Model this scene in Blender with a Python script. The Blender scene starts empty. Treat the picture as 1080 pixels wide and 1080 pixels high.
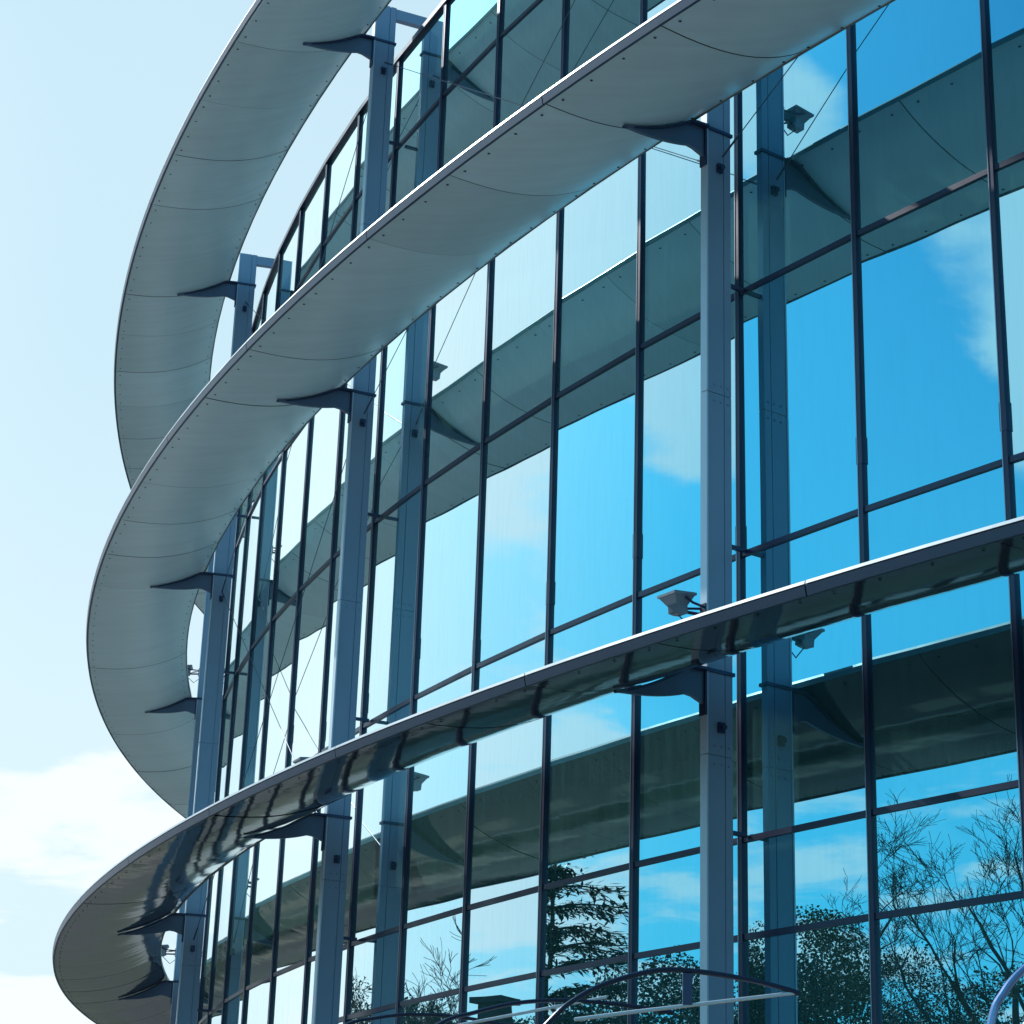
import bpy, bmesh, math, random
from mathutils import Vector, Matrix
C = bpy.context.scene.collection
S = 0.7            # metres per drawing unit
EYE = 1.6          # camera height above the pavement
CX, CY, R = 43.6100, 48.5201, 49.8774          # facade circle in drawing units
PH, ST = -2.475956, -0.03514249             # angle of the first mullion, step per bay
random.seed(7)

def pt(i, off, z):
    a = PH + ST * i
    return Vector(((CX + (R + off) * math.cos(a)) * S, (CY + (R + off) * math.sin(a)) * S, z * S + EYE))
def frame(i):
    a = PH + ST * i
    n = Vector((math.cos(a), math.sin(a), 0)); t = Vector((math.sin(a), -math.cos(a), 0))   # t: towards growing i
    return n, t
CEN = Vector((CX * S, CY * S, 0))

# ------------------------------------------------------------------ materials
def mat(name, base=(.5, .5, .5), rough=.5, metal=0., spec=.5, ior=1.5, var=0., vscale=4., bump=0., bscale=6., coat=0.):
    m = bpy.data.materials.new(name); m.use_nodes = True
    nt = m.node_tree; b = nt.nodes['Principled BSDF']
    b.inputs['Base Color'].default_value = (*base, 1); b.inputs['Roughness'].default_value = rough
    b.inputs['Metallic'].default_value = metal; b.inputs['IOR'].default_value = ior
    b.inputs['Coat Weight'].default_value = coat; b.inputs['Coat Roughness'].default_value = .08
    if var or bump:
        tc = nt.nodes.new('ShaderNodeTexCoord')
    if var:
        n = nt.nodes.new('ShaderNodeTexNoise'); n.inputs['Scale'].default_value = vscale; n.inputs['Detail'].default_value = 6
        nt.links.new(tc.outputs['Object'], n.inputs['Vector'])
        mr = nt.nodes.new('ShaderNodeMapRange'); mr.inputs[1].default_value = .3; mr.inputs[2].default_value = .7
        mr.inputs[3].default_value = 1 - var; mr.inputs[4].default_value = 1 + var
        nt.links.new(n.outputs['Fac'], mr.inputs[0])
        mx = nt.nodes.new('ShaderNodeVectorMath'); mx.operation = 'SCALE'; mx.inputs[0].default_value = base
        nt.links.new(mr.outputs[0], mx.inputs['Scale']); nt.links.new(mx.outputs[0], b.inputs['Base Color'])
        mr2 = nt.nodes.new('ShaderNodeMapRange'); mr2.inputs[1].default_value = .3; mr2.inputs[2].default_value = .7
        mr2.inputs[3].default_value = rough * .8; mr2.inputs[4].default_value = rough * 1.25
        nt.links.new(n.outputs['Fac'], mr2.inputs[0]); nt.links.new(mr2.outputs[0], b.inputs['Roughness'])
    if bump:
        n2 = nt.nodes.new('ShaderNodeTexNoise'); n2.inputs['Scale'].default_value = bscale; n2.inputs['Detail'].default_value = 2
        nt.links.new(tc.outputs['Object'], n2.inputs['Vector'])
        bp = nt.nodes.new('ShaderNodeBump'); bp.inputs['Strength'].default_value = bump; bp.inputs['Distance'].default_value = .05
        nt.links.new(n2.outputs['Fac'], bp.inputs['Height']); nt.links.new(bp.outputs[0], b.inputs['Normal'])
    return m

M = {}
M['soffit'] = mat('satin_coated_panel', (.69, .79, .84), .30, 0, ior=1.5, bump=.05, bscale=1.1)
M['soffit_low'] = mat('darkened_low_panel', (.035, .047, .06), .07, 0, ior=1.6, bump=.06, bscale=3.0)  # same panel as the upper rings; its dim look is put into the colour
M['trim'] = mat('pale_edge_trim', (.52, .58, .63), .35, .2, var=.05, vscale=2)
M['bead'] = mat('shade_dark_edge_bead', (.05, .07, .12), .4, .3)  # lower facet faces down; its shade is put into this dark colour
M['rivet'] = mat('dark_rivet', (.02, .025, .04), .4, .5)
M['seam'] = mat('dark_seam', (.09, .11, .13), .8)
M['top'] = mat('canopy_top_sheet', (.22, .27, .28), .5, .0, var=.15, vscale=3)
M['column'] = mat('blue_grey_painted_steel', (.24, .33, .47), .38, .0, var=.06, vscale=1.5, bump=.05, bscale=3)
M['cap'] = mat('sunlit_tone_flange', (.58, .66, .78), .38, .1, var=.06, vscale=1.5)  # column's outward face, sunlight put into a paler colour than the shaft
M['fin'] = mat('slate_bracket_steel', (.11, .16, .26), .4, .1, var=.08, vscale=3)
M['collar'] = mat('dark_navy_steel', (.03, .05, .12), .4, .2)
M['mullion'] = mat('navy_aluminium', (.018, .028, .075), .35, .15, var=.1, vscale=2)
M['alu'] = mat('bright_aluminium_gasket', (.3, .35, .45), .3, .8)
M['cable'] = mat('steel_cable', (.10, .12, .17), .35, .8)
M['lampbody'] = mat('grey_floodlight_casing', (.20, .22, .27), .45, .2, var=.1, vscale=20)
M['lens'] = mat('lamp_glass', (.5, .55, .6), .08)
M['tube'] = mat('dark_grey_tube', (.035, .045, .08), .22, .4)
M['bluetube'] = mat('silver_blue_tube', (.30, .38, .62), .2, .6)
M['rod'] = mat('white_rod', (.80, .82, .84), .25, .3)
M['core'] = mat('dark_core', (.03, .035, .04), .8)
M['roof'] = mat('grey_roofing', (.25, .26, .27), .8, var=.1)

def weather(m, base):
    # each panel its own tone, plus faint drip stains and dust
    nt = m.node_tree; N = nt.nodes.new; L = nt.links.new; b = nt.nodes['Principled BSDF']
    oi = N('ShaderNodeObjectInfo'); a = N('ShaderNodeMapRange'); a.inputs[3].default_value = .93; a.inputs[4].default_value = 1.05; L(oi.outputs['Random'], a.inputs[0])
    tc = N('ShaderNodeTexCoord')
    n = N('ShaderNodeTexNoise'); n.inputs['Scale'].default_value = 2.2; n.inputs['Detail'].default_value = 5; n.inputs['Roughness'].default_value = .6; L(tc.outputs['Object'], n.inputs['Vector'])
    c = N('ShaderNodeMapRange'); c.inputs[1].default_value = .25; c.inputs[2].default_value = .75; c.inputs[3].default_value = .95; c.inputs[4].default_value = 1.02; L(n.outputs['Fac'], c.inputs[0])
    mp = N('ShaderNodeMapping'); mp.inputs['Rotation'].default_value = (0, 0, math.radians(28)); mp.inputs['Scale'].default_value = (.8, 11, 1); L(tc.outputs['Object'], mp.inputs[0])
    n2 = N('ShaderNodeTexNoise'); n2.inputs['Scale'].default_value = 1.0; n2.inputs['Detail'].default_value = 4; L(mp.outputs[0], n2.inputs['Vector'])
    d = N('ShaderNodeMapRange'); d.inputs[1].default_value = .3; d.inputs[2].default_value = .7; d.inputs[3].default_value = .95; d.inputs[4].default_value = 1.03; L(n2.outputs['Fac'], d.inputs[0])
    m1 = N('ShaderNodeMath'); m1.operation = 'MULTIPLY'; L(a.outputs[0], m1.inputs[0]); L(c.outputs[0], m1.inputs[1])
    m2 = N('ShaderNodeMath'); m2.operation = 'MULTIPLY'; L(m1.outputs[0], m2.inputs[0]); L(d.outputs[0], m2.inputs[1])
    v = N('ShaderNodeVectorMath'); v.operation = 'SCALE'; v.inputs[0].default_value = base; L(m2.outputs[0], v.inputs['Scale']); L(v.outputs[0], b.inputs['Base Color'])
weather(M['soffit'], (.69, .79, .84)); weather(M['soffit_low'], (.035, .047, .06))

def glass():
    m = bpy.data.materials.new('mirror_glass'); m.use_nodes = True
    nt = m.node_tree; nt.nodes.clear(); N = nt.nodes.new; L = nt.links.new
    out = N('ShaderNodeOutputMaterial')
    lw = N('ShaderNodeLayerWeight'); lw.inputs['Blend'].default_value = .5
    mr = N('ShaderNodeMapRange'); mr.inputs[1].default_value = .40; mr.inputs[2].default_value = .70
    L(lw.outputs['Facing'], mr.inputs[0])
    mix = N('ShaderNodeMix'); mix.data_type = 'RGBA'
    mix.inputs[6].default_value = (.27, .62, .77, 1); mix.inputs[7].default_value = (.90, .99, 1, 1)
    L(mr.outputs[0], mix.inputs[0])
    gl = N('ShaderNodeBsdfGlossy'); gl.inputs['Roughness'].default_value = 0.0
    L(mix.outputs[2], gl.inputs['Color'])
    # faint film of dust in vertical streaks
    tc = N('ShaderNodeTexCoord'); mp = N('ShaderNodeMapping'); mp.inputs['Scale'].default_value = (14, 14, 1.2)
    L(tc.outputs['Object'], mp.inputs[0])
    ns = N('ShaderNodeTexNoise'); ns.inputs['Scale'].default_value = 1.6; ns.inputs['Detail'].default_value = 8; ns.inputs['Roughness'].default_value = .7
    L(mp.outputs[0], ns.inputs['Vector'])
    m2 = N('ShaderNodeMapRange'); m2.inputs[1].default_value = .45; m2.inputs[2].default_value = .8; m2.inputs[3].default_value = .07; m2.inputs[4].default_value = .14
    L(ns.outputs['Fac'], m2.inputs[0])
    df = N('ShaderNodeBsdfDiffuse'); df.inputs['Color'].default_value = (.22, .62, .58, 1)
    ms = N('ShaderNodeMixShader'); L(m2.outputs[0], ms.inputs[0]); L(gl.outputs[0], ms.inputs[1]); L(df.outputs[0], ms.inputs[2])
    n3 = N('ShaderNodeTexNoise'); n3.inputs['Scale'].default_value = .8; n3.inputs['Detail'].default_value = 1
    L(tc.outputs['Object'], n3.inputs['Vector'])
    bp = N('ShaderNodeBump'); bp.inputs['Strength'].default_value = .13; bp.inputs['Distance'].default_value = .02
    L(n3.outputs['Fac'], bp.inputs['Height']); L(bp.outputs[0], gl.inputs['Normal'])
    L(ms.outputs[0], out.inputs[0])
    return m
M['glass'] = glass()

def foliage(name, base, tr=.25):
    m = mat(name, base, .6, var=.35, vscale=.9)
    return m
M['leaf'] = foliage('dark_green_leaves', (.032, .055, .035))
M['leaf_b'] = foliage('olive_leaves', (.075, .085, .04))
M['needle'] = foliage('conifer_needles', (.02, .045, .04))
M['bark'] = mat('bark', (.055, .05, .05), .9, var=.2, vscale=4)

def paving():
    m = mat('concrete_block_paving', (.16, .165, .17), .75)
    nt = m.node_tree; N = nt.nodes.new; L = nt.links.new; b = nt.nodes['Principled BSDF']
    tc = N('ShaderNodeTexCoord')
    br = N('ShaderNodeTexBrick'); br.inputs['Scale'].default_value = .9
    br.inputs['Color1'].default_value = (.12, .115, .11, 1); br.inputs['Color2'].default_value = (.075, .075, .08, 1); br.inputs['Mortar'].default_value = (.05, .05, .05, 1)
    br.inputs['Mortar Size'].default_value = .02
    L(tc.outputs['Object'], br.inputs['Vector'])
    n = N('ShaderNodeTexNoise'); n.inputs['Scale'].default_value = .5; n.inputs['Detail'].default_value = 6; L(tc.outputs['Object'], n.inputs['Vector'])
    mx = N('ShaderNodeMix'); mx.data_type = 'RGBA'; mx.blend_type = 'MULTIPLY'; mx.inputs[0].default_value = .7
    cr = N('ShaderNodeValToRGB'); cr.color_ramp.elements[0].position = .3; cr.color_ramp.elements[0].color = (.45, .45, .45, 1); cr.color_ramp.elements[1].position = .65
    L(n.outputs['Fac'], cr.inputs[0]); L(br.outputs['Color'], mx.inputs[6]); L(cr.outputs[0], mx.inputs[7]); L(mx.outputs[2], b.inputs['Base Color'])
    return m
M['paving'] = paving()
M['asphalt'] = mat('asphalt', (.055, .056, .06), .85, var=.25, vscale=1.2)
M['grass'] = mat('grass', (.035, .05, .028), .9, var=.4, vscale=1.1)
M['kerb'] = mat('pale_kerb', (.45, .44, .42), .8, var=.1)
M['concrete'] = mat('pale_concrete', (.38, .39, .40), .85, var=.12, vscale=.3)
M['bounce_ground'] = mat('pale_bounce_ground', (.20, .20, .19), .9, var=.15, vscale=.2)  # unseen outer ground, made pale to bounce light under the rings
M['slab'] = mat('sandy_slab', (.36, .32, .24), .8, var=.15)
M['plaster'] = mat('grey_plaster', (.35, .36, .36), .8, var=.1)

# ------------------------------------------------------------------ helpers
def link(name, bm, m, parent=None, smooth=False):
    me = bpy.data.meshes.new(name); bm.normal_update(); bm.to_mesh(me); bm.free()
    for mm in (m if isinstance(m, (list, tuple)) else [m]): me.materials.append(mm)
    if smooth:
        for p in me.polygons: p.use_smooth = True
    o = bpy.data.objects.new(name, me); C.objects.link(o)
    if parent is not None:
        o.parent = parent; o.matrix_parent_inverse = Matrix.Translation(-parent.location)
    return o
def empty(name, loc, label, cat, group=None):
    o = bpy.data.objects.new(name, None); C.objects.link(o); o.location = loc; o.empty_display_size = .3
    tag(o, label, cat, group); return o
def tag(o, label, cat, group=None):
    o['label'] = label; o['category'] = cat
    if group: o['group'] = group
def hexa(bm, p, mi=0):      # p: 8 corners, bottom 4 then top 4
    v = [bm.verts.new(q) for q in p]
    for f in ((0, 3, 2, 1), (4, 5, 6, 7), (0, 1, 5, 4), (1, 2, 6, 5), (2, 3, 7, 6), (3, 0, 4, 7)):
        bm.faces.new([v[k] for k in f]).material_index = mi
def box(bm, o, ax, ay, az, mi=0):   # centre-bottom origin o with half vectors ax, ay and full az
    hexa(bm, [o - ax - ay, o + ax - ay, o + ax + ay, o - ax + ay, o - ax - ay + az, o + ax - ay + az, o + ax + ay + az, o - ax + ay + az], mi)
def tube(bm, pts, rad, n=8, mi=0, cap=True):
    rings = []; up = Vector((0, 0, 1))
    for k, p in enumerate(pts):
        d = (pts[min(k + 1, len(pts) - 1)] - pts[max(k - 1, 0)]).normalized()
        a = d.cross(up)
        if a.length < .05: a = d.cross(Vector((1, 0, 0)))
        a.normalize(); b = a.cross(d)
        r = rad[k] if isinstance(rad, (list, tuple)) else rad
        rings.append([bm.verts.new(p + (a * math.cos(2 * math.pi * j / n) + b * math.sin(2 * math.pi * j / n)) * r) for j in range(n)])
    for k in range(len(rings) - 1):
        for j in range(n):
            bm.faces.new((rings[k][j], rings[k][(j + 1) % n], rings[k + 1][(j + 1) % n], rings[k + 1][j])).material_index = mi
    if cap:
        bm.faces.new(rings[0][::-1]).material_index = mi; bm.faces.new(rings[-1]).material_index = mi
def sweep(bm, prof, i0, i1, n, mi=0, closed=True):
    """profile of (offset, z) in drawing units swept round the facade circle"""
    rows = [[bm.verts.new(pt(i0 + (i1 - i0) * k / n, o, z)) for o, z in prof] for k in range(n + 1)]
    m = len(prof)
    for k in range(n):
        for j in range(m if closed else m - 1):
            f = bm.faces.new((rows[k][j], rows[k][(j + 1) % m], rows[k + 1][(j + 1) % m], rows[k + 1][j])); f.material_index = mi
    if closed:
        bm.faces.new(rows[0][::-1]).material_index = mi; bm.faces.new(rows[-1]).material_index = mi
GZ = -EYE / S      # ground in drawing units

# ------------------------------------------------------------------ glass building
I0, I1 = -14, 44
GO = -.03          # the glass stands this far behind the bars' fronts
Z = [GZ, .30, 3.213, 4.150, 7.067, 10.0, 12.95, 15.903, 17.461]
bld = empty('glass_building', pt(7, 0, GZ), 'curved office building faced with blue mirror glass in a dark navy grid', 'building')
def pane_bm(bm, b, r):
    a, e = pt(b, GO, 0), pt(b + 1, GO, 0); t = (e - a).normalized(); n = Vector((-t.y, t.x, 0))
    if n.dot((a + e) / 2 - CEN) < 0: n = -n
    z0, z1 = Z[r] * S + EYE, Z[r + 1] * S + EYE
    rnd = random.Random(b * 31 + r * 7)
    y = rnd.gauss(0, .0022); p = rnd.gauss(0, .0013)
    w = (e - a).length
    q = []
    for (u, zz) in ((0, z0), (w, z0), (w, z1), (0, z1)):
        P = a + t * u; P.z = zz
        P += n * ((u - w / 2) * y + (zz - (z0 + z1) / 2) * p)
        q.append(P)
    back = [P - n * .03 for P in q]
    vs = [bm.verts.new(P) for P in q + back]
    # curvature sign: keep outward normals
    f = bm.faces.new(vs[:4]); f.normal_update()
    if f.normal.dot(n) < 0: f.normal_flip()
    bm.faces.new(vs[4:])
    for k in range(4): bm.faces.new((vs[k], vs[(k + 1) % 4], vs[4 + (k + 1) % 4], vs[4 + k]))
single = set()
for b in range(-2, 16):
    for r in range(2, 8):
        if r == 7 and b < 4: continue
        if r == 6 and b < 1: continue
        if b > 12 and r in (2,): continue
        single.add((b, r))
single = set(sorted(single, key=lambda q: q[0] + (0 if q[1] < 7 else 2))[:99])
for b, r in sorted(single):
    bm = bmesh.new(); pane_bm(bm, b, r); link('glass_pane', bm, M['glass'], bld)
bm = bmesh.new()
for b in range(I0, I1):
    for r in range(len(Z) - 1):
        if (b, r) not in single: pane_bm(bm, b, r)
o = link('glass_pane', bm, M['glass'], bld); o['kind'] = 'stuff'
# mullions: thin outer cap + wide bar, with sleeves
def mullion_bm(bm, i, w=.031, d0=-.06, d1=.008):
    n, t = frame(i); n = Vector(n); h = (Z[-1] - GZ) * S
    o = pt(i, (d0 + d1) / 2, GZ)
    box(bm, o, t * w * S, n * (d1 - d0) / 2 * S, Vector((0, 0, h)))
    for zz in (7.35, 13.2, 1.7):
        box(bm, pt(i, -.03, zz + .25 * math.sin(i * 2.3)), t * (w + .007) * S, n * .042 * S, Vector((0, 0, .28 * S)), 0)
    box(bm, pt(i, .010, GZ) + t * (w - .006) * S, t * .005 * S, n * .0025 * S, Vector((0, 0, h)), 1)
for i in range(-3, 22):
    bm = bmesh.new(); mullion_bm(bm, i); link('mullion', bm, [M['mullion'], M['alu']], bld)
bm = bmesh.new()
for i in list(range(I0, -3)) + list(range(22, I1 + 1)): mullion_bm(bm, i)
o = link('mullion', bm, [M['mullion'], M['alu']], bld); o['kind'] = 'stuff'
for z in Z[1:-1]:
    bm = bmesh.new()
    for b in range(I0, I1):
        a, e = pt(b, GO, z), pt(b + 1, GO, z); t = (e - a).normalized(); n, _ = frame(b + .5)
        mid = (a + e) / 2 + n * -.003 * S - Vector((0, 0, .029 * S))
        box(bm, mid, t * ((e - a).length / 2 - .028 * S), n * .027 * S, Vector((0, 0, .058 * S)))
    link('transom', bm, M['mullion'], bld)
bm = bmesh.new(); sweep(bm, [(-.14, 17.44), (.03, 17.44), (.03, 17.52), (-.14, 17.55)], I0, I1, I1 - I0)
link('coping', bm, M['mullion'], bld)
bm = bmesh.new()
ring = [pt(i, -.17, 17.4) for i in range(I0, I1 + 1)]
vs = [bm.verts.new(p) for p in ring]; bm.faces.new(vs); 
vb = [bm.verts.new(Vector((p.x, p.y, p.z - .3))) for p in ring]; bm.faces.new(vb[::-1])
for k in range(len(vs)): bm.faces.new((vs[k - 1], vs[k], vb[k], vb[k - 1]))
link('roof', bm, M['roof'], bld)
bm = bmesh.new()
a, e = pt(I0, -.05, GZ), pt(I1, -.05, GZ); t = (e - a).normalized(); n = Vector((-t.y, t.x, 0))
box(bm, (a + e) / 2, t * (e - a).length / 2, n * .15, Vector((0, 0, (17.28 - GZ) * S)))
link('back_wall', bm, M['plaster'], bld)
# floor slabs behind the glass
for z in (3.5, 9.3, 15.1):
    pass

# ------------------------------------------------------------------ canopy rings
RZ = [(17.03, 17.544), (11.37, 11.821), (5.235, 5.80)]
OO, OI = 2.545, .68
def under(t, zo, zi):     # t 0 at outer edge, 1 at inner edge
    return OO + (OI - OO) * t, zo + (zi - zo) * t - .20 * 4 * t * (1 - t) * (.65 + .35 * t)
rl = ['uppermost curved grey metal sunshade ring, its left end curling against open sky',
      'middle curved grey metal sunshade ring sweeping from top right down to the left',
      'lowest curved sunshade ring, thin and dark at right, glossy and reflecting paving at left']
rings = []
for q, (zo, zi) in enumerate(RZ):
    rg = empty('sunshade_canopy', pt(7, 1.5, zo), rl[q], 'canopy', 'sunshade rings round the building'); rings.append(rg)
    for b in range(I0, I1):
        bm = bmesh.new(); g = .0028; n = 3; m = 12
        rnd = random.Random(b * 13 + q); dz = rnd.gauss(0, .002); tl = rnd.gauss(0, .004)
        rows = []
        for k in range(n + 1):
            i = b + g + (1 - 2 * g) * k / n
            rows.append([])
            for j in range(m + 1):
                o_, z_ = under(j / m, zo, zi)
                z_ += dz + tl * (k / n - .5) - (.003 if q == 2 else .008) * math.sin(math.pi * k / n)
                rows[-1].append(bm.verts.new(pt(i, o_, z_)))
        for k in range(n):
            for j in range(m):
                f = bm.faces.new((rows[k][j], rows[k + 1][j], rows[k + 1][j + 1], rows[k][j + 1])); f.smooth = True
        if -4 <= b < 30:
            for tt in (.045, .955):
                for u in (.1, .36, .64, .9):
                    o_, z_ = under(tt, zo, zi); c = pt(b + u, o_, z_ - .010 + dz)
                    nn, tg = frame(b + u)
                    vv = [bm.verts.new(c + nn * math.cos(2 * math.pi * s / 6) * .012 + tg * math.sin(2 * math.pi * s / 6) * .012) for s in range(6)]
                    f = bm.faces.new(vv); f.material_index = 1
                    v0 = bm.verts.new(c - Vector((0, 0, .005)))
                    for s in range(6):
                        bm.faces.new((vv[s], vv[(s + 1) % 6], v0)).material_index = 1
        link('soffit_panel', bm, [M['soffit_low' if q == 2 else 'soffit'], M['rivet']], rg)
    bm = bmesh.new()     # dark carcass seen through the seams
    m = 10
    prof = [(lambda a: (a[0], a[1] + .03))(under(.02 + .96 * j / m, zo, zi)) for j in range(m + 1)]
    prof += [(OI + .04, zi + .045), (OO - .3, zo + .10)]
    sweep(bm, prof, I0, I1, (I1 - I0) * 2); link('carcass', bm, M['seam'], rg)
    bm = bmesh.new()     # sheet on top with a turned-down inner lip
    sweep(bm, [(OI - .015, zi - .015), (OI - .02, zi + .04), (OI + .01, zi + .075), (OI + .5, zi + .085), (OO - .055, zo + .115), (OO - .065, zo + .10), (OI + .5, zi + .065), (OI + .03, zi + .05)], I0, I1, (I1 - I0) * 2)
    link('top_sheet', bm, M['top'], rg)
    for b in range(I0, I1, 2):
        bm = bmesh.new(); g = .004
        sweep(bm, [(OO + .004, zo - .012), (OO + .035, zo - .012), (OO + .052, zo + .070), (OO + .03, zo + .082), (OO, zo + .082)], b + g, b + 2 - g, 6, 1)
        sweep(bm, [(OO + .002, zo + .084), (OO + .052, zo + .084), (OO + .046, zo + .112), (OO - .05, zo + .134), (OO - .05, zo + .118), (OO, zo + .10)], b + g, b + 2 - g, 6, 0)
        link('edge_trim', bm, [M['trim'], M['bead']], rg)

# ------------------------------------------------------------------ columns
col_lab = {-3: 'blue grey steel column outside the frame at right', 2: 'blue grey steel column at right, tall from under the middle ring to the bottom edge',
           7: 'second blue grey steel column from the right, standing at centre left',
           12: 'third blue grey steel column from the right, beside the sky at left',
           17: 'column mostly hidden behind the third column, showing only a sliver at its left side'}
TOPZ = 18.12
COLI = {-3: -3.05, 2: 1.95, 7: 6.84, 12: 11.93, 17: 16.93, 22: 21.93}
for ci in (2, 7, 12, 17, 22):
    i = COLI[ci]; n, t = frame(i)
    lab = col_lab.get(ci, 'column round the far bend of the facade, hidden behind the others')
    co = empty('steel_column', pt(i, .36, GZ), lab, 'column', 'steel columns carrying the rings')
    o0, o1 = .20, .52; w = .042
    h = (TOPZ - GZ) * S
    bm = bmesh.new()
    zs = [GZ, 1.2, 4.9, 8.7, 14.4, TOPZ]
    for k in range(len(zs) - 1):
        hh = (zs[k + 1] - zs[k]) * S - .006
        # main box, groove, rear part
        box(bm, pt(i, (o0 + .10 + o1 - .012) / 2, zs[k]), t * w * S, n * (o1 - .012 - o0 - .10) / 2 * S, Vector((0, 0, hh)))
        box(bm, pt(i, o0 + .045, zs[k]), t * (w + .0) * S, n * .045 * S, Vector((0, 0, hh)))
    box(bm, pt(i, (o0 + o1) / 2, GZ), t * (w - .012) * S, n * ((o1 - o0) / 2 - .02) * S, Vector((0, 0, h - .01)))
    link('shaft', bm, M['column'], co)
    bm = bmesh.new()
    for k in range(len(zs) - 1):
        box(bm, pt(i, o1 + .003, zs[k]), t * (w + .008) * S, n * .010 * S, Vector((0, 0, (zs[k + 1] - zs[k]) * S - .006)))
    link('flange', bm, M['cap'], co)
    bm = bmesh.new()       # bolted splices on the side face
    for zz in zs[1:-1]:
        for dz in (-.09, .09):
            for oo in (.25, .34, .43):
                c = pt(i, oo, zz + dz); tube(bm, [c - t * (w + .001) * S, c - t * (w + .014) * S], .008, 6)
                tube(bm, [c + t * (w + .001) * S, c + t * (w + .014) * S], .008, 6)
    link('splice_bolts', bm, M['column'], co)
    # roof beam
    bm = bmesh.new(); box(bm, pt(i, -.25, TOPZ - .20), t * .05 * S, n * .45 * S, Vector((0, 0, .17 * S)))
    link('roof_beam', bm, M['column'], co)
    # ties to the glass
    bm = bmesh.new()
    for z in (1.3, 4.18, 7.09, 10, 12.92, 15.84):
        box(bm, pt(i, .10, z - .02), t * .02 * S, n * .097 * S, Vector((0, 0, .04 * S)))
    link('wall_tie', bm, M['collar'], co)
    for zo, zi in RZ:
        bm = bmesh.new(); m = 14     # fin under the ring, curved lower edge
        tipo = 1.60; top = []; low = []
        for k in range(m + 1):
            o_ = o1 + .014 + (tipo - o1) * k / m
            tt = max(0., min(.97, (OO - o_) / (OO - OI))); zt = under(tt, zo, zi)[1] - .012 if o_ > OI else under(.97, zo, zi)[1] - .012
            u = 1 - k / m
            top.append((o_, zt)); low.append((o_, zt - .02 - .34 * u ** 1.2))
        thick = t * .022 * S
        A = [[bm.verts.new(pt(i, o_, z_) + s * thick) for o_, z_ in top] for s in (-1, 1)]
        B = [[bm.verts.new(pt(i, o_, z_) + s * thick) for o_, z_ in low] for s in (-1, 1)]
        for k in range(m):
            bm.faces.new((A[0][k], A[0][k + 1], B[0][k + 1], B[0][k])); bm.faces.new((A[1][k], B[1][k], B[1][k + 1], A[1][k + 1]))
            bm.faces.new((B[0][k], B[0][k + 1], B[1][k + 1], B[1][k])); bm.faces.new((A[0][k], A[1][k], A[1][k + 1], A[0][k + 1]))
        bm.faces.new((A[0][0], B[0][0], B[1][0], A[1][0])); bm.faces.new((A[0][m], A[1][m], B[1][m], B[0][m]))
        fin = link('bracket', bm, M['fin'], co)
        bm = bmesh.new()       # dark flange along the fin's top, tapering to the tip
        P = []
        for k in range(m + 1):
            wd = (.085 * (1 - k / m) + .012) * S; o_, z_ = top[k]
            P.append([bm.verts.new(pt(i, o_, z_ - .03) - t * wd), bm.verts.new(pt(i, o_, z_ - .03) + t * wd), bm.verts.new(pt(i, o_, z_ - .002) + t * wd), bm.verts.new(pt(i, o_, z_ - .002) - t * wd)])
        for k in range(m):
            for j in range(4): bm.faces.new((P[k][j], P[k][(j + 1) % 4], P[k + 1][(j + 1) % 4], P[k + 1][j]))
        bm.faces.new(P[0]); bm.faces.new(P[-1][::-1])
        link('bracket_flange', bm, M['collar'], fin)
        zc = under(.97, zo, zi)[1] - .04
        bm = bmesh.new()
        box(bm, pt(i, (o0 + o1) / 2, zc), t * (w + .02) * S, n * ((o1 - o0) / 2 + .02) * S, Vector((0, 0, .035 * S)))
        box(bm, pt(i, o1 + .018, zc - .44), t * .05 * S, n * .012 * S, Vector((0, 0, .44 * S)))
        link('collar', bm, M['collar'], co)
        bm = bmesh.new(); zc2 = zo - .06      # cable node with its shackles
        for sgn in (-1, 1):
            box(bm, pt(i, .36, zc2 - .05) + t * sgn * (w + .02) * S, t * .02 * S, n * .035 * S, Vector((0, 0, .10 * S)))
            tube(bm, [pt(i, .36, zc2) + t * sgn * (w - .02) * S, pt(i, .36, zc2) + t * sgn * (w + .075) * S], .03 * S, 8)
        link('cable_node', bm, M['collar'], co)

# cross cables between neighbouring columns
nodes = [z[0] - .06 for z in RZ]
cables = [(-3, 2, 17.09, 11.43, 'thin steel cable slanting up to the right from the right column under the middle ring'),
          (2, 7, 11.43, 17.09, 'thin pale cable running right from the top of the centre left column'),
          (2, 7, 17.09, 11.43, 'thin cable climbing behind the middle ring toward the top of the picture'),
          (7, 12, 5.32, 11.43, 'thin cable falling steeply right from the third column below the middle ring'),
          (7, 12, 11.43, 5.32, 'thin cable rising right across the narrow windows toward the centre left column'),
          (7, 12, 11.43, 17.09, 'thin cable falling to the right in front of the topmost narrow windows'),
          (7, 12, 17.09, 11.43, 'thin cable rising to the right in front of the topmost narrow windows')]
for a, b, za, zb, lab in cables:
    a, b = COLI[a], COLI[b]; _, ta = frame(a); _, tb = frame(b)
    A, B = pt(a, .36, za) + ta * .1 * S, pt(b, .36, zb) - tb * .1 * S
    bm = bmesh.new(); tube(bm, [A, A.lerp(B, .5), B], .0042, 6)
    d = (B - A).normalized()
    tube(bm, [A, A + d * .2], .009, 6); tube(bm, [B - d * .2, B], .009, 6)
    o = link('brace_cable', bm, M['cable'], None); tag(o, lab, 'cable', 'cross cables between the columns')

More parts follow.
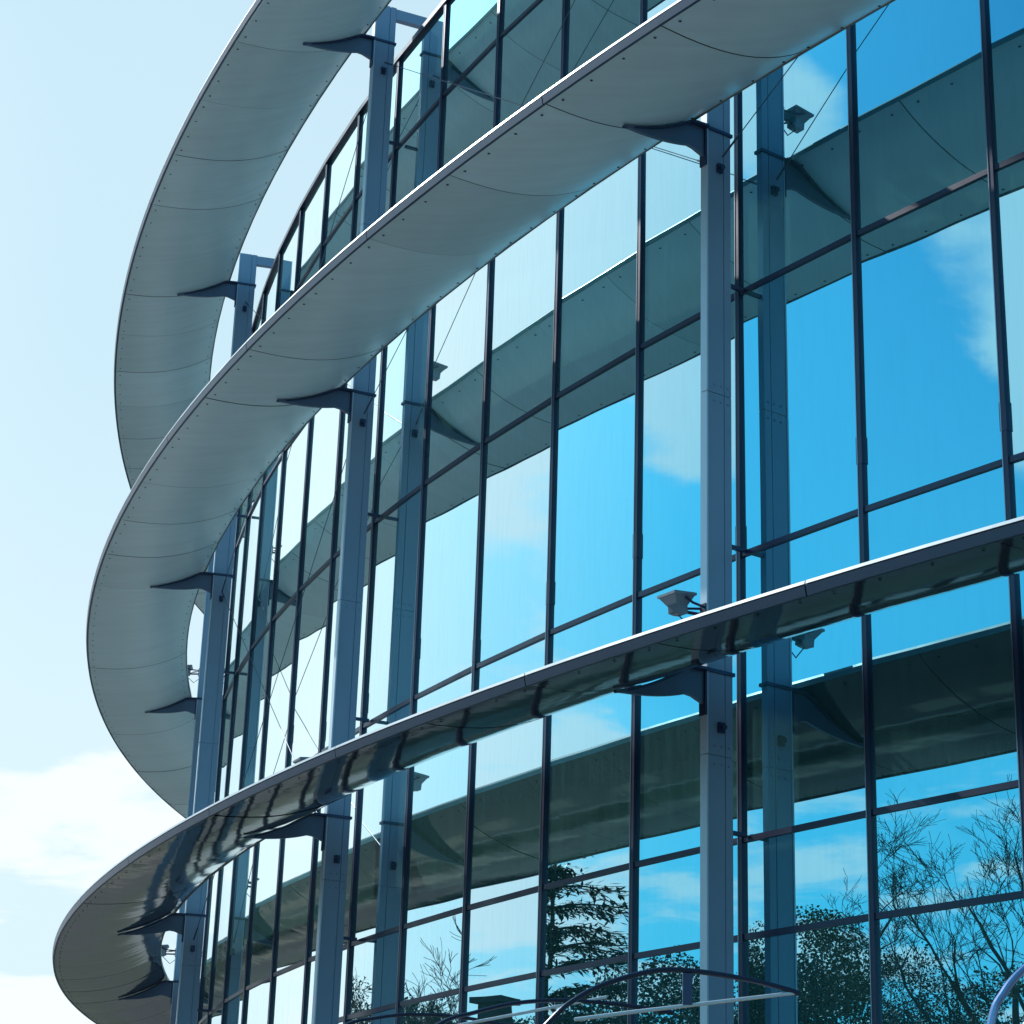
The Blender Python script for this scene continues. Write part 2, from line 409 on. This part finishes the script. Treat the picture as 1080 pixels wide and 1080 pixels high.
# ------------------------------------------------------------------ floodlights on the lowest ring
def floodlight(i, z, label, kk=.8):
    n, t = frame(i); base = pt(i + .03, .82, z); wall = pt(i, .535, z); wall2 = wall + Vector((0, 0, -.05))
    r = empty('floodlight', base, label, 'floodlight', 'floodlights above the sunshade rings')
    up = Vector((0, 0, 1)); c = base
    ax = (n * .10 + up).normalized(); sx = t; sy = ax.cross(sx).normalized()      # mouth upward, washing the ring above
    def sq(d, h):
        d *= kk; h *= kk
        return [c + ax * d + sx * h * a + sy * h * b for a, b in ((-1, -1), (1, -1), (1, 1), (-1, 1))]
    prof = [(-.105, .03), (-.095, .045), (-.02, .062), (.055, .108), (.06, .122), (.082, .122)]
    bm = bmesh.new(); V = [[bm.verts.new(p) for p in sq(d, h)] for d, h in prof]
    for a in range(len(V) - 1):
        for j in range(4): bm.faces.new((V[a][j], V[a][(j + 1) % 4], V[a + 1][(j + 1) % 4], V[a + 1][j]))
    bm.faces.new(V[0][::-1]); bm.faces.new(V[-1])
    for q in range(-3, 4):      # cooling ribs
        for sg in (-1, 1):
            box(bm, c - ax * .09 * kk + sx * q * .015 * kk + sy * sg * .058 * kk, sx * .002, sy * .010, ax * .085 * kk)
    link('casing', bm, M['lampbody'], r)
    bm = bmesh.new(); hexa(bm, sq(.083, .108) + sq(.088, .108)); link('lens', bm, M['lens'], r)
    bm = bmesh.new()
    for sg in (-1, 1):
        tube(bm, [wall + t * sg * .02, c + t * sg * .115 * kk - n * .06, c + t * sg * .115 * kk + ax * .03], .009, 6)
    tube(bm, [wall2, c - ax * .06 * kk - n * .02], .012, 6)
    tube(bm, [wall2 - up * .08, wall2 - up * .14 + n * .07, c - ax * .10 * kk], .005, 5)
    box(bm, wall - up * .09, t * .03, n * .008, up * .12)
    link('yoke', bm, M['mullion'], r)
for ci, a in ((2, 'right column'), (7, 'centre left column'), (12, 'third column'), (17, 'hidden far column')):
    for q, b in ((1, 'middle ring'), (2, 'lowest ring')):
        floodlight(COLI[ci], RZ[q][1] + .57, 'small grey floodlight on an arm from the %s above the %s' % (a, b))

# ------------------------------------------------------------------ entrance canopy in the foreground
def V3(*a): return Vector(a)
def arch(pts, n=24):    # smooth curve through points (Catmull-Rom)
    P = [pts[0] * 2 - pts[1]] + pts + [pts[-1] * 2 - pts[-2]]; out = []
    for k in range(1, len(P) - 2):
        for s in range(8):
            u = s / 8; a, b, c, d = P[k - 1], P[k], P[k + 1], P[k + 2]
            out.append(.5 * ((2 * b) + (c - a) * u + (2 * a - 5 * b + 4 * c - d) * u * u + (3 * b - a - 3 * c + d) * u ** 3))
    return out + [pts[-1]]
def bow(name, pts, tie, rr, label, post=True, mt='tube'):
    r = empty(name, V3(pts[0].x, pts[0].y, 0), label, 'entrance canopy', 'bowed canopy frames at the foot of the facade')
    bm = bmesh.new(); tube(bm, arch(pts), rr, 10); link('arched_tube', bm, M[mt], r)
    if tie:
        bm = bmesh.new(); tube(bm, tie, rr * .72, 8); link('tie_rod', bm, M['rod'], r)
    if post:
        bm = bmesh.new(); tube(bm, [V3(pts[0].x, pts[0].y, 0), pts[0]], rr * 1.3, 10); link('post', bm, M[mt], r)
        bm = bmesh.new(); box(bm, V3(pts[0].x, pts[0].y, 0), V3(.08, 0, 0), V3(0, .08, 0), V3(0, 0, .012)); link('base_plate', bm, M['collar'], r)
    return r
# near bow (its free end shows in front of the right column)
r3 = [V3(-.35, 9.1, 1.9), V3(-.05, 9.1, 2.33), V3(.216, 9.1, 2.638), V3(.325, 9.1, 2.739), V3(.462, 9.1, 2.813), V3(.66, 9.1, 2.871), V3(.82, 9.1, 2.876), V3(1.039, 9.1, 2.85), V3(1.178, 9.1, 2.822), V3(1.269, 9.1, 2.797)]
o = bow('canopy_bow', r3, [V3(.33, 9.1, 2.66), V3(.547, 9.1, 2.695), V3(1.257, 9.1, 2.80)], .0115, 'nearest arched canopy frame, its pointed end in front of the right column')
bm = bmesh.new(); box(bm, V3(.80, 9.1, 2.735), V3(.02, 0, 0), V3(0, .012, 0), V3(0, 0, .13)); link('strut', bm, M['collar'], o)
r2 = [V3(-1.0, 10.5, 2.2), V3(-.6, 10.5, 2.56), V3(-.269, 10.5, 2.781), V3(-.103, 10.5, 2.84), V3(.101, 10.5, 2.892), V3(.32, 10.5, 2.912), V3(.535, 10.5, 2.906), V3(.7, 10.5, 2.89), V3(.86, 10.5, 2.87)]
o = bow('canopy_bow', r2, [V3(-.5, 10.5, 2.70), V3(-.16, 10.5, 2.782), V3(.534, 10.5, 2.935)], .0105, 'middle arched canopy frame with a white rod, low at bottom centre')
r1 = [V3(-1.7, 11.9, 2.3), V3(-1.3, 11.9, 2.66), V3(-.835, 11.9, 2.907), V3(-.657, 11.9, 2.958), V3(-.478, 11.9, 2.984), V3(-.271, 11.9, 2.985), V3(-.115, 11.9, 2.97), V3(.2, 11.9, 2.92)]
o = bow('canopy_bow', r1, [V3(-1.2, 11.9, 2.70), V3(.18, 11.9, 2.896)], .0095, 'farthest arched canopy frame, a thin dark arc at the bottom left of centre')
hr = [V3(1.30, 6.3, 0.0), V3(1.31, 6.3, 1.2), V3(1.37, 6.3, 2.05), V3(1.431, 6.3, 2.36), V3(1.471, 6.3, 2.448), V3(1.535, 6.3, 2.52), V3(1.66, 6.3, 2.61), V3(1.9, 6.3, 2.70), V3(2.4, 6.3, 2.72)]
o = bow('canopy_bow', hr, None, .0125, 'silvery blue curved tube rising out of the bottom right corner', post=False, mt='bluetube')
hr2 = [p + V3(.075 + .02 * k / 8, .02, -.055) for k, p in enumerate(hr)]; hr2[0].z = 0
bm = bmesh.new(); tube(bm, arch(hr2), .006, 8); link('inner_rod', bm, M['rod'], o)

# ------------------------------------------------------------------ ground
def sheet(name, quads, z, m, kind='structure'):
    bm = bmesh.new()
    for q in quads: bm.faces.new([bm.verts.new(Vector((x, y, z))) for x, y in q])
    o = link(name, bm, m); o['kind'] = kind; return o
sheet('ground', [[(-900, -900), (900, -900), (900, 900), (-900, 900)]], -.03, M['bounce_ground'])
def annulus(name, o0, o1, z0, z1, m, i0=-30, i1=60):
    bm = bmesh.new(); n = (i1 - i0)
    for k in range(n):
        a, b, c, d = pt(i0 + k, o0, GZ), pt(i0 + k + 1, o0, GZ), pt(i0 + k + 1, o1, GZ), pt(i0 + k, o1, GZ)
        hexa(bm, [Vector((p.x, p.y, z0)) for p in (a, b, c, d)] + [Vector((p.x, p.y, z1)) for p in (a, b, c, d)])
    bmesh.ops.remove_doubles(bm, verts=bm.verts, dist=.0005)
    o = link(name, bm, m); o['kind'] = 'structure'; return o
annulus('pavement', -.3, 7.0, -.02, .0, M['paving'])
annulus('kerb', 7.004, 7.25, -.02, .06, M['kerb'])
annulus('lawn', 7.254, 10.5, -.02, .03, M['grass'])
annulus('footpath', 10.504, 14.0, -.02, .0, M['paving'])
annulus('road', 14.004, 24.0, -.02, -.004, M['asphalt'])
annulus('field', 24.004, 60.0, -.02, .0, M['grass'])

bm = bmesh.new()      # pale slabs set in the paving
for k in range(-20, 80):
    if k % 3 == 0: continue
    for (a0, a1) in ((4.9, 6.2), (11.0, 12.1), (12.3, 13.5)):
        c = [pt(k * .55, a0, GZ), pt(k * .55 + .42, a0, GZ), pt(k * .55 + .42, a1, GZ), pt(k * .55, a1, GZ)]
        bm.faces.new([bm.verts.new(Vector((q.x, q.y, .004))) for q in c][::-1])
o = link('paving_slabs', bm, M['slab']); o['kind'] = 'structure'

# planting on the lawn (seen as streaks in the lowest ring's glossy underside)
def leafmass(bm, c, rad, n, size, rnd, flat=1.):
    for _ in range(n):
        while True:
            p = Vector((rnd.uniform(-1, 1), rnd.uniform(-1, 1), rnd.uniform(-1, 1)))
            if p.length < 1 and p.length > .25: break
        p = Vector((p.x * rad[0], p.y * rad[1], p.z * rad[2])) + c
        a = Vector((rnd.gauss(0, 1), rnd.gauss(0, 1), rnd.gauss(0, .6))).normalized()
        b = a.cross(Vector((rnd.gauss(0, 1), rnd.gauss(0, 1), rnd.gauss(0, 1)))).normalized()
        s = size * rnd.uniform(.6, 1.4)
        bm.faces.new([bm.verts.new(p + a * s), bm.verts.new(p + b * s * .6), bm.verts.new(p - a * s), bm.verts.new(p - b * s * .6)])
for k in range(9):
    i = -2 + k * 3.1; rnd = random.Random(50 + k)
    p = pt(i, 8.8, GZ); r = empty('shrub', V3(p.x, p.y, 0), 'low clipped shrub on the lawn strip, outside the picture', 'shrub', 'low shrubs along the lawn strip')
    bm = bmesh.new(); leafmass(bm, V3(p.x, p.y, .42), (.75, .75, .42), 700, .07, rnd); link('foliage', bm, M['leaf'], r)
    bm = bmesh.new(); tube(bm, [V3(p.x, p.y, 0), V3(p.x, p.y, .5)], .03, 6); link('stem', bm, M['bark'], r)

# ------------------------------------------------------------------ trees across the road, mirrored in the glass
def grow(bm, p, d, ln, rad, lvl, rnd, leaves=None, up=.10, spread=.55, kids=(3, 4)):
    n = 4; pts = [p]; q = p.copy(); dd = d.copy()
    for k in range(n):
        dd = (dd + Vector((rnd.gauss(0, .13), rnd.gauss(0, .13), rnd.gauss(0, .08) + up * .5))).normalized()
        q = q + dd * ln / n; pts.append(q.copy())
    rr = [max(.0085, rad * (1 - .55 * k / n)) for k in range(n + 1)]
    tube(bm, pts, rr, 6 if lvl > 2 else (4 if lvl > 1 else 3), 0, cap=False)
    if lvl == 0:
        if leaves is not None: leaves.append(pts[-1])
        return
    nk = rnd.randint(*kids) + (1 if lvl == 1 else 0)
    for k in range(nk):
        t = rnd.uniform(.3, 1.0) if k else 1.0
        j = min(n - 1, int(t * n)); f = t * n - j; b = pts[j].lerp(pts[j + 1], f)
        ang = rnd.uniform(0, 2 * math.pi); side = Vector((math.cos(ang), math.sin(ang), 0))
        side = (side - dd * side.dot(dd)).normalized()
        nd = (dd + side * spread * rnd.uniform(.6, 1.5) + Vector((0, 0, up))).normalized()
        grow(bm, b, nd, ln * rnd.uniform(.42, .68), rr[j] * rnd.uniform(.45, .62), lvl - 1, rnd, leaves, up, spread, kids)
def fit_top(bm, z0, h):
    zm = max(v.co.z for v in bm.verts); k = (h - z0) / max(.1, zm - z0)
    for v in bm.verts:
        if v.co.z > z0: v.co.z = z0 + (v.co.z - z0) * k
def bare_tree(x, y, h, seed, label, lvl=5, spread=.5):
    rnd = random.Random(seed); r = empty('bare_tree', V3(x, y, 0), label, 'tree', 'leafless trees mirrored in the glass')
    bm = bmesh.new(); n = 5; base = V3(x, y, -.1); top = V3(x + rnd.gauss(0, .3), y + rnd.gauss(0, .3), h * .34)
    tube(bm, [base, base.lerp(top, .5) + V3(rnd.gauss(0, .15), rnd.gauss(0, .15), 0), top], [h * .026, h * .020, h * .017], 8)
    link('trunk', bm, M['bark'], r, True)
    bm = bmesh.new()
    for k in range(5):
        a = k * 1.3 + rnd.random() * .6; d = Vector((math.cos(a) * .42, math.sin(a) * .42, 1)).normalized()
        grow(bm, top - V3(0, 0, .5 * k), d, h * .40, h * .0125, lvl, rnd, None, .05, spread, (4, 5) if lvl < 5 else (3, 4))
    fit_top(bm, top.z, h)
    link('crown', bm, M['bark'], r)
def leafy_tree(x, y, h, w, seed, label, mt='leaf'):
    rnd = random.Random(seed); r = empty('leafy_tree', V3(x, y, 0), label, 'tree', 'dense trees mirrored in the glass')
    bm = bmesh.new(); lv = []
    tube(bm, [V3(x, y, -.1), V3(x, y, h * .3)], [h * .022, h * .015], 8); link('trunk', bm, M['bark'], r, True)
    bm = bmesh.new()
    for k in range(6):
        a = k * 1.3 + rnd.random(); grow(bm, V3(x, y, h * .14 + k * .35), Vector((math.cos(a) * .75 * w / 3, math.sin(a) * .75 * w / 3, 1)).normalized(), h * .30, h * .010, 4, rnd, lv, .07, .62, (3, 4))
    link('limbs', bm, M['bark'], r)
    bm = bmesh.new()
    for q in lv:
        if rnd.random() < .12: continue
        k = rnd.random() ** 2
        leafmass(bm, q, (.5, .5, .4), int(8 + 70 * k), .055, rnd)
    for _ in range(26):
        a = rnd.uniform(0, 6.28); rr = w * rnd.uniform(.05, .95)
        leafmass(bm, V3(x + math.cos(a) * rr, y + math.sin(a) * rr, h * rnd.uniform(.42, .86)), (rnd.uniform(.7, 1.2),) * 2 + (rnd.uniform(.5, .9),), 600, .058, rnd)
    fit_top(bm, h * .4, h)
    link('crown', bm, M[mt], r)
def conifer(x, y, h, seed, label):
    rnd = random.Random(seed); r = empty('conifer', V3(x, y, 0), label, 'conifer')
    bm = bmesh.new(); tube(bm, [V3(x, y, -.1), V3(x + .1, y, h * .6), V3(x, y, h)], [.20, .11, .02], 8); link('trunk', bm, M['bark'], r, True)
    bw = bmesh.new(); bn = bmesh.new(); z = 2.0
    while z < h - .3:
        u = (z / h); L = min(4.6, (h - z) * .85 + .3)
        for k in range(rnd.randint(3, 4)):
            a = rnd.uniform(0, 6.28); L2 = L * rnd.uniform(.55, 1.15); pts = []
            for s in range(7):
                q = s / 6; pts.append(V3(x + math.cos(a) * L2 * q, y + math.sin(a) * L2 * q, z + L2 * (.30 * q - .42 * q * q + (.16 * q ** 4))))
            tube(bw, pts, [.035 * (1 - .8 * s / 6) for s in range(7)], 4, cap=False)
            for s in range(1, 7):
                for _ in range(int(30 * L2 / 2) + 6):
                    q = rnd.uniform(s - 1, s) / 6; p = pts[s - 1].lerp(pts[s], q * 6 - (s - 1)) + V3(rnd.gauss(0, .16), rnd.gauss(0, .16), rnd.gauss(-.05, .07))
                    dr = Vector((math.cos(a) + rnd.gauss(0, .6), math.sin(a) + rnd.gauss(0, .6), rnd.gauss(-.1, .3))).normalized(); sd = dr.cross(V3(0, 0, 1)).normalized()
                    bn.faces.new([bn.verts.new(p), bn.verts.new(p + dr * .13 + sd * .05), bn.verts.new(p + dr * .27), bn.verts.new(p + dr * .13 - sd * .05)])
        z += rnd.uniform(.45, .75)
    link('branches', bw, M['bark'], r); link('needles', bn, M['needle'], r)

bare_tree(-56.7, 18.3, 17.8, 3, 'tall leafless tree mirrored at lower right, left one of the pair')
bare_tree(-58.5, 14.4, 18.4, 12, 'tall leafless tree mirrored at lower right, right one of the pair')
bare_tree(-33.8, 44.1, 10.9, 31, 'slim leafless tree mirrored low left of the middle windows', 4, .45)
bare_tree(-34.4, 42.0, 11.1, 32, 'second slim leafless tree mirrored beside the first, nearer the middle', 4, .45)
leafy_tree(-52.8, 24.2, 13.4, 2.6, 41, 'dense olive tree mirrored just right of the right column', 'leaf_b')
leafy_tree(-49.4, 26.6, 12.2, 2.4, 42, 'dense green tree mirrored directly beside the right column', 'leaf')
leafy_tree(-65.0, 20.6, 14.2, 3.2, 43, 'broad dark tree mirrored below the left tall bare tree', 'leaf')
leafy_tree(-61.5, 16.9, 13.4, 3.2, 44, 'broad dark tree mirrored between the two tall bare trees', 'leaf')
leafy_tree(-56.5, 12.6, 13.0, 3.0, 45, 'broad dark tree mirrored at the bottom right edge', 'leaf_b')
leafy_tree(-60.0, 29.3, 14.6, 2.8, 46, 'distant green tree mirrored behind the right column', 'leaf')
leafy_tree(-45.1, 31.6, 11.6, 2.4, 47, 'rounded tree mirrored left of the right column', 'leaf')
leafy_tree(-50.0, 37.5, 12.6, 2.8, 48, 'rounded tree mirrored behind the conifer', 'leaf')
leafy_tree(-39.4, 47.8, 10.3, 2.6, 49, 'low bushy tree mirrored under the slim bare trees', 'leaf')
leafy_tree(-36.9, 53.4, 10.6, 2.6, 50, 'low bushy tree mirrored beside the centre left column', 'leaf')
leafy_tree(-44.6, 44.0, 9.7, 2.6, 51, 'low bushy tree mirrored above the entrance canopy', 'leaf_b')
conifer(-34.1, 33.4, 12.9, 61, 'dark conifer with drooping boughs mirrored at bottom centre')

# low pavilion mirrored at the bottom centre
pv = empty('pavilion', V3(-31.2, 36.8, 0), 'low grey building with a squat chimney mirrored at bottom centre', 'building')
bm = bmesh.new(); box(bm, V3(-31.2, 37.6, 0), V3(2.3, 0, 0), V3(0, 3.0, 0), V3(0, 0, 7.1)); link('wall', bm, M['plaster'], pv)
bm = bmesh.new(); box(bm, V3(-31.2, 37.6, 7.104), V3(2.6, 0, 0), V3(0, 3.3, 0), V3(0, 0, .22)); rf = link('roof', bm, M['core'], pv)
bm = bmesh.new(); box(bm, V3(-30, 35.8, 7.328), V3(.3, 0, 0), V3(0, .3, 0), V3(0, 0, .6)); box(bm, V3(-30, 35.8, 7.93), V3(.42, 0, 0), V3(0, .42, 0), V3(0, 0, .14)); link('chimney', bm, M['core'], rf)
for k in range(3):
    bm = bmesh.new(); box(bm, V3(-28.885, 35.8 + k * 1.8, 4.2), V3(.015, 0, 0), V3(0, .5, 0), V3(0, 0, 1.2)); link('window', bm, M['glass'], pv)

# ------------------------------------------------------------------ light
SUN_AZ = math.radians(-52); SUN_EL = math.radians(40)      # azimuth from +Y towards +X
sd = Vector((math.sin(SUN_AZ) * math.cos(SUN_EL), math.cos(SUN_AZ) * math.cos(SUN_EL), math.sin(SUN_EL)))
L = bpy.data.lights.new('sun', 'SUN'); L.energy = 4.0; L.angle = math.radians(.5); L.color = (1, .96, .9)
lo = bpy.data.objects.new('sun', L); C.objects.link(lo); lo.rotation_euler = (-sd).to_track_quat('-Z', 'Y').to_euler(); lo.location = (-30, 20, 60)

w = bpy.data.worlds.new('World'); bpy.context.scene.world = w; w.use_nodes = True
nt = w.node_tree; nt.nodes.clear(); N = nt.nodes.new; K = nt.links.new
out = N('ShaderNodeOutputWorld'); bg = N('ShaderNodeBackground'); bg.inputs['Strength'].default_value = .12
sky = N('ShaderNodeTexSky'); sky.sky_type = 'NISHITA'; sky.sun_disc = False; sky.sun_elevation = SUN_EL; sky.sun_rotation = SUN_AZ
sky.air_density = 1.2; sky.dust_density = 1.6; sky.ozone_density = 3.0
tc = N('ShaderNodeTexCoord'); sp = N('ShaderNodeSeparateXYZ'); K(tc.outputs['Generated'], sp.inputs[0])
mxz = N('ShaderNodeMath'); mxz.operation = 'MAXIMUM'; mxz.inputs[1].default_value = .04; K(sp.outputs['Z'], mxz.inputs[0])
addz = N('ShaderNodeMath'); addz.operation = 'ADD'; addz.inputs[1].default_value = .12; K(mxz.outputs[0], addz.inputs[0])
dv = N('ShaderNodeVectorMath'); dv.operation = 'DIVIDE'; cb = N('ShaderNodeCombineXYZ')
for s in range(3): K(addz.outputs[0], cb.inputs[s])
K(tc.outputs['Generated'], dv.inputs[0]); K(cb.outputs[0], dv.inputs[1])
def noise(scale, det, off):
    mp = N('ShaderNodeMapping'); mp.inputs['Location'].default_value = off; K(dv.outputs[0], mp.inputs[0])
    n = N('ShaderNodeTexNoise'); n.inputs['Scale'].default_value = scale; n.inputs['Detail'].default_value = det; n.inputs['Roughness'].default_value = .55
    n.inputs['Distortion'].default_value = .3; K(mp.outputs[0], n.inputs['Vector']); return n
n1 = noise(2.6, 12, (3.1, 1.7, 0)); 
mr = N('ShaderNodeMapRange'); mr.interpolation_type = 'SMOOTHSTEP'; mr.inputs[1].default_value = .54; mr.inputs[2].default_value = .66; mr.inputs[4].default_value = .9; lowz = N('ShaderNodeMath'); lowz.operation = 'MULTIPLY_ADD'; lowz.inputs[1].default_value = -.22; lowz.inputs[2].default_value = .065; K(sp.outputs['Z'], lowz.inputs[0])
nz = N('ShaderNodeMath'); nz.operation = 'ADD'; K(n1.outputs['Fac'], nz.inputs[0]); K(lowz.outputs[0], nz.inputs[1]); prev = nz.outputs[0]
for (dx, dy, dz, rad, amp) in ((-.893, .015, .445, 4.5, .24), (-.905, -.06, .42, 6, .28), (-.845, .175, .505, 2.5, .16), (-.815, .34, .465, 9, .26), (-.866, .29, .40, 4, .16),
                               (-.75, .50, .43, 10, .24), (-.963, .19, .19, 5, .16), (-.86, .46, .225, 7, .18), (-.20, .955, .22, 12, .05), (-.93, .05, .33, 7, -.2), (-.84, .05, .54, 9, -.15), (-.855, .39, .32, 9, -.10), (-.2, .86, .46, 16, -.16), (-.95, .2, .25, 4, -.10)):
    dd = Vector((dx, dy, dz)).normalized(); q = N('ShaderNodeVectorMath'); q.operation = 'DOT_PRODUCT'; q.inputs[1].default_value = dd; K(tc.outputs['Generated'], q.inputs[0])
    g = N('ShaderNodeMapRange'); g.interpolation_type = 'SMOOTHSTEP'; g.inputs[1].default_value = math.cos(math.radians(rad)); g.inputs[2].default_value = 1; g.inputs[4].default_value = amp; K(q.outputs['Value'], g.inputs[0])
    ad = N('ShaderNodeMath'); ad.operation = 'ADD'; K(prev, ad.inputs[0]); K(g.outputs[0], ad.inputs[1]); prev = ad.outputs[0]
K(prev, mr.inputs[0])
# thin bright veil of haze and cirrus that thickens towards the sun's side of the sky
sv = N('ShaderNodeVectorMath'); sv.operation = 'DOT_PRODUCT'; K(tc.outputs['Generated'], sv.inputs[0]); sv.inputs[1].default_value = (math.sin(math.radians(-14)), math.cos(math.radians(-14)), .12)
v1 = N('ShaderNodeMapRange'); v1.interpolation_type = 'SMOOTHSTEP'; v1.inputs[1].default_value = .50; v1.inputs[2].default_value = .95; v1.inputs[4].default_value = .92; K(sv.outputs['Value'], v1.inputs[0])
mxv = N('ShaderNodeMath'); mxv.operation = 'MAXIMUM'; K(mr.outputs[0], mxv.inputs[0]); K(v1.outputs[0], mxv.inputs[1])
veil = N('ShaderNodeMix'); veil.data_type = 'RGBA'; K(v1.outputs[0], veil.inputs[0])
sg = N('ShaderNodeVectorMath'); sg.operation = 'DOT_PRODUCT'; K(tc.outputs['Generated'], sg.inputs[0]); sg.inputs[1].default_value = (math.sin(math.radians(-44)) * .95, math.cos(math.radians(-44)) * .95, .31)
v2 = N('ShaderNodeMapRange'); v2.interpolation_type = 'SMOOTHSTEP'; v2.inputs[1].default_value = .86; v2.inputs[2].default_value = 1.0; K(sg.outputs['Value'], v2.inputs[0])
gw = N('ShaderNodeMix'); gw.data_type = 'RGBA'; K(v2.outputs[0], gw.inputs[0]); lw2 = N('ShaderNodeMapRange'); lw2.interpolation_type = 'SMOOTHSTEP'; lw2.inputs[1].default_value = .42; lw2.inputs[2].default_value = .20; lw2.inputs[3].default_value = 0; lw2.inputs[4].default_value = .75; K(sp.outputs['Z'], lw2.inputs[0])
lg = N('ShaderNodeMix'); lg.data_type = 'RGBA'; K(lw2.outputs[0], lg.inputs[0]); lg.inputs[6].default_value = (5.1, 6.7, 7.5, 1); lg.inputs[7].default_value = (6.3, 7.4, 8.0, 1); K(lg.outputs[2], gw.inputs[6]); gw.inputs[7].default_value = (7.6, 8.5, 8.8, 1)
K(gw.outputs[2], veil.inputs[7])
sat = N('ShaderNodeVectorMath'); sat.operation = 'MULTIPLY'; sat.inputs[1].default_value = (.20, .80, 1.0); K(sky.outputs[0], sat.inputs[0])
hz = N('ShaderNodeMapRange'); hz.interpolation_type = 'SMOOTHSTEP'; hz.inputs[1].default_value = .62; hz.inputs[2].default_value = .10; hz.inputs[3].default_value = 0; hz.inputs[4].default_value = .75; K(sp.outputs['Z'], hz.inputs[0])
hm = N('ShaderNodeMix'); hm.data_type = 'RGBA'; K(hz.outputs[0], hm.inputs[0]); K(sat.outputs[0], hm.inputs[6]); hm.inputs[7].default_value = (1.3, 6.5, 8.6, 1)
K(hm.outputs[2], veil.inputs[6])
cl = N('ShaderNodeMix'); cl.data_type = 'RGBA'; K(mr.outputs[0], cl.inputs[0]); K(veil.outputs[2], cl.inputs[6]); cl.inputs[7].default_value = (7.5, 8.1, 8.4, 1)
K(cl.outputs[2], bg.inputs['Color']); K(bg.outputs[0], out.inputs[0])

# ------------------------------------------------------------------ camera
cam = bpy.data.cameras.new('camera'); co = bpy.data.objects.new('camera', cam); C.objects.link(co)
p, ro = .3477581, .0329157
fw = Vector((0, math.cos(p), math.sin(p))); up0 = Vector((0, -math.sin(p), math.cos(p))); r0 = Vector((1, 0, 0))
rt = r0 * math.cos(ro) + up0 * math.sin(ro); up = -r0 * math.sin(ro) + up0 * math.cos(ro)
mm = Matrix((rt, up, -fw)).transposed().to_4x4(); mm.translation = Vector((0, 0, EYE)); co.matrix_world = mm
cam.sensor_width = 36; cam.lens = 36 * 2257.519 / 1080; cam.clip_start = .1; cam.clip_end = 3000
sc = bpy.context.scene; sc.camera = co
sc.view_settings.view_transform = 'Standard'; sc.view_settings.look = 'None'; sc.view_settings.exposure = .12; sc.view_settings.gamma = 1
sc.cycles.max_bounces = 10; sc.cycles.glossy_bounces = 6; sc.cycles.diffuse_bounces = 3
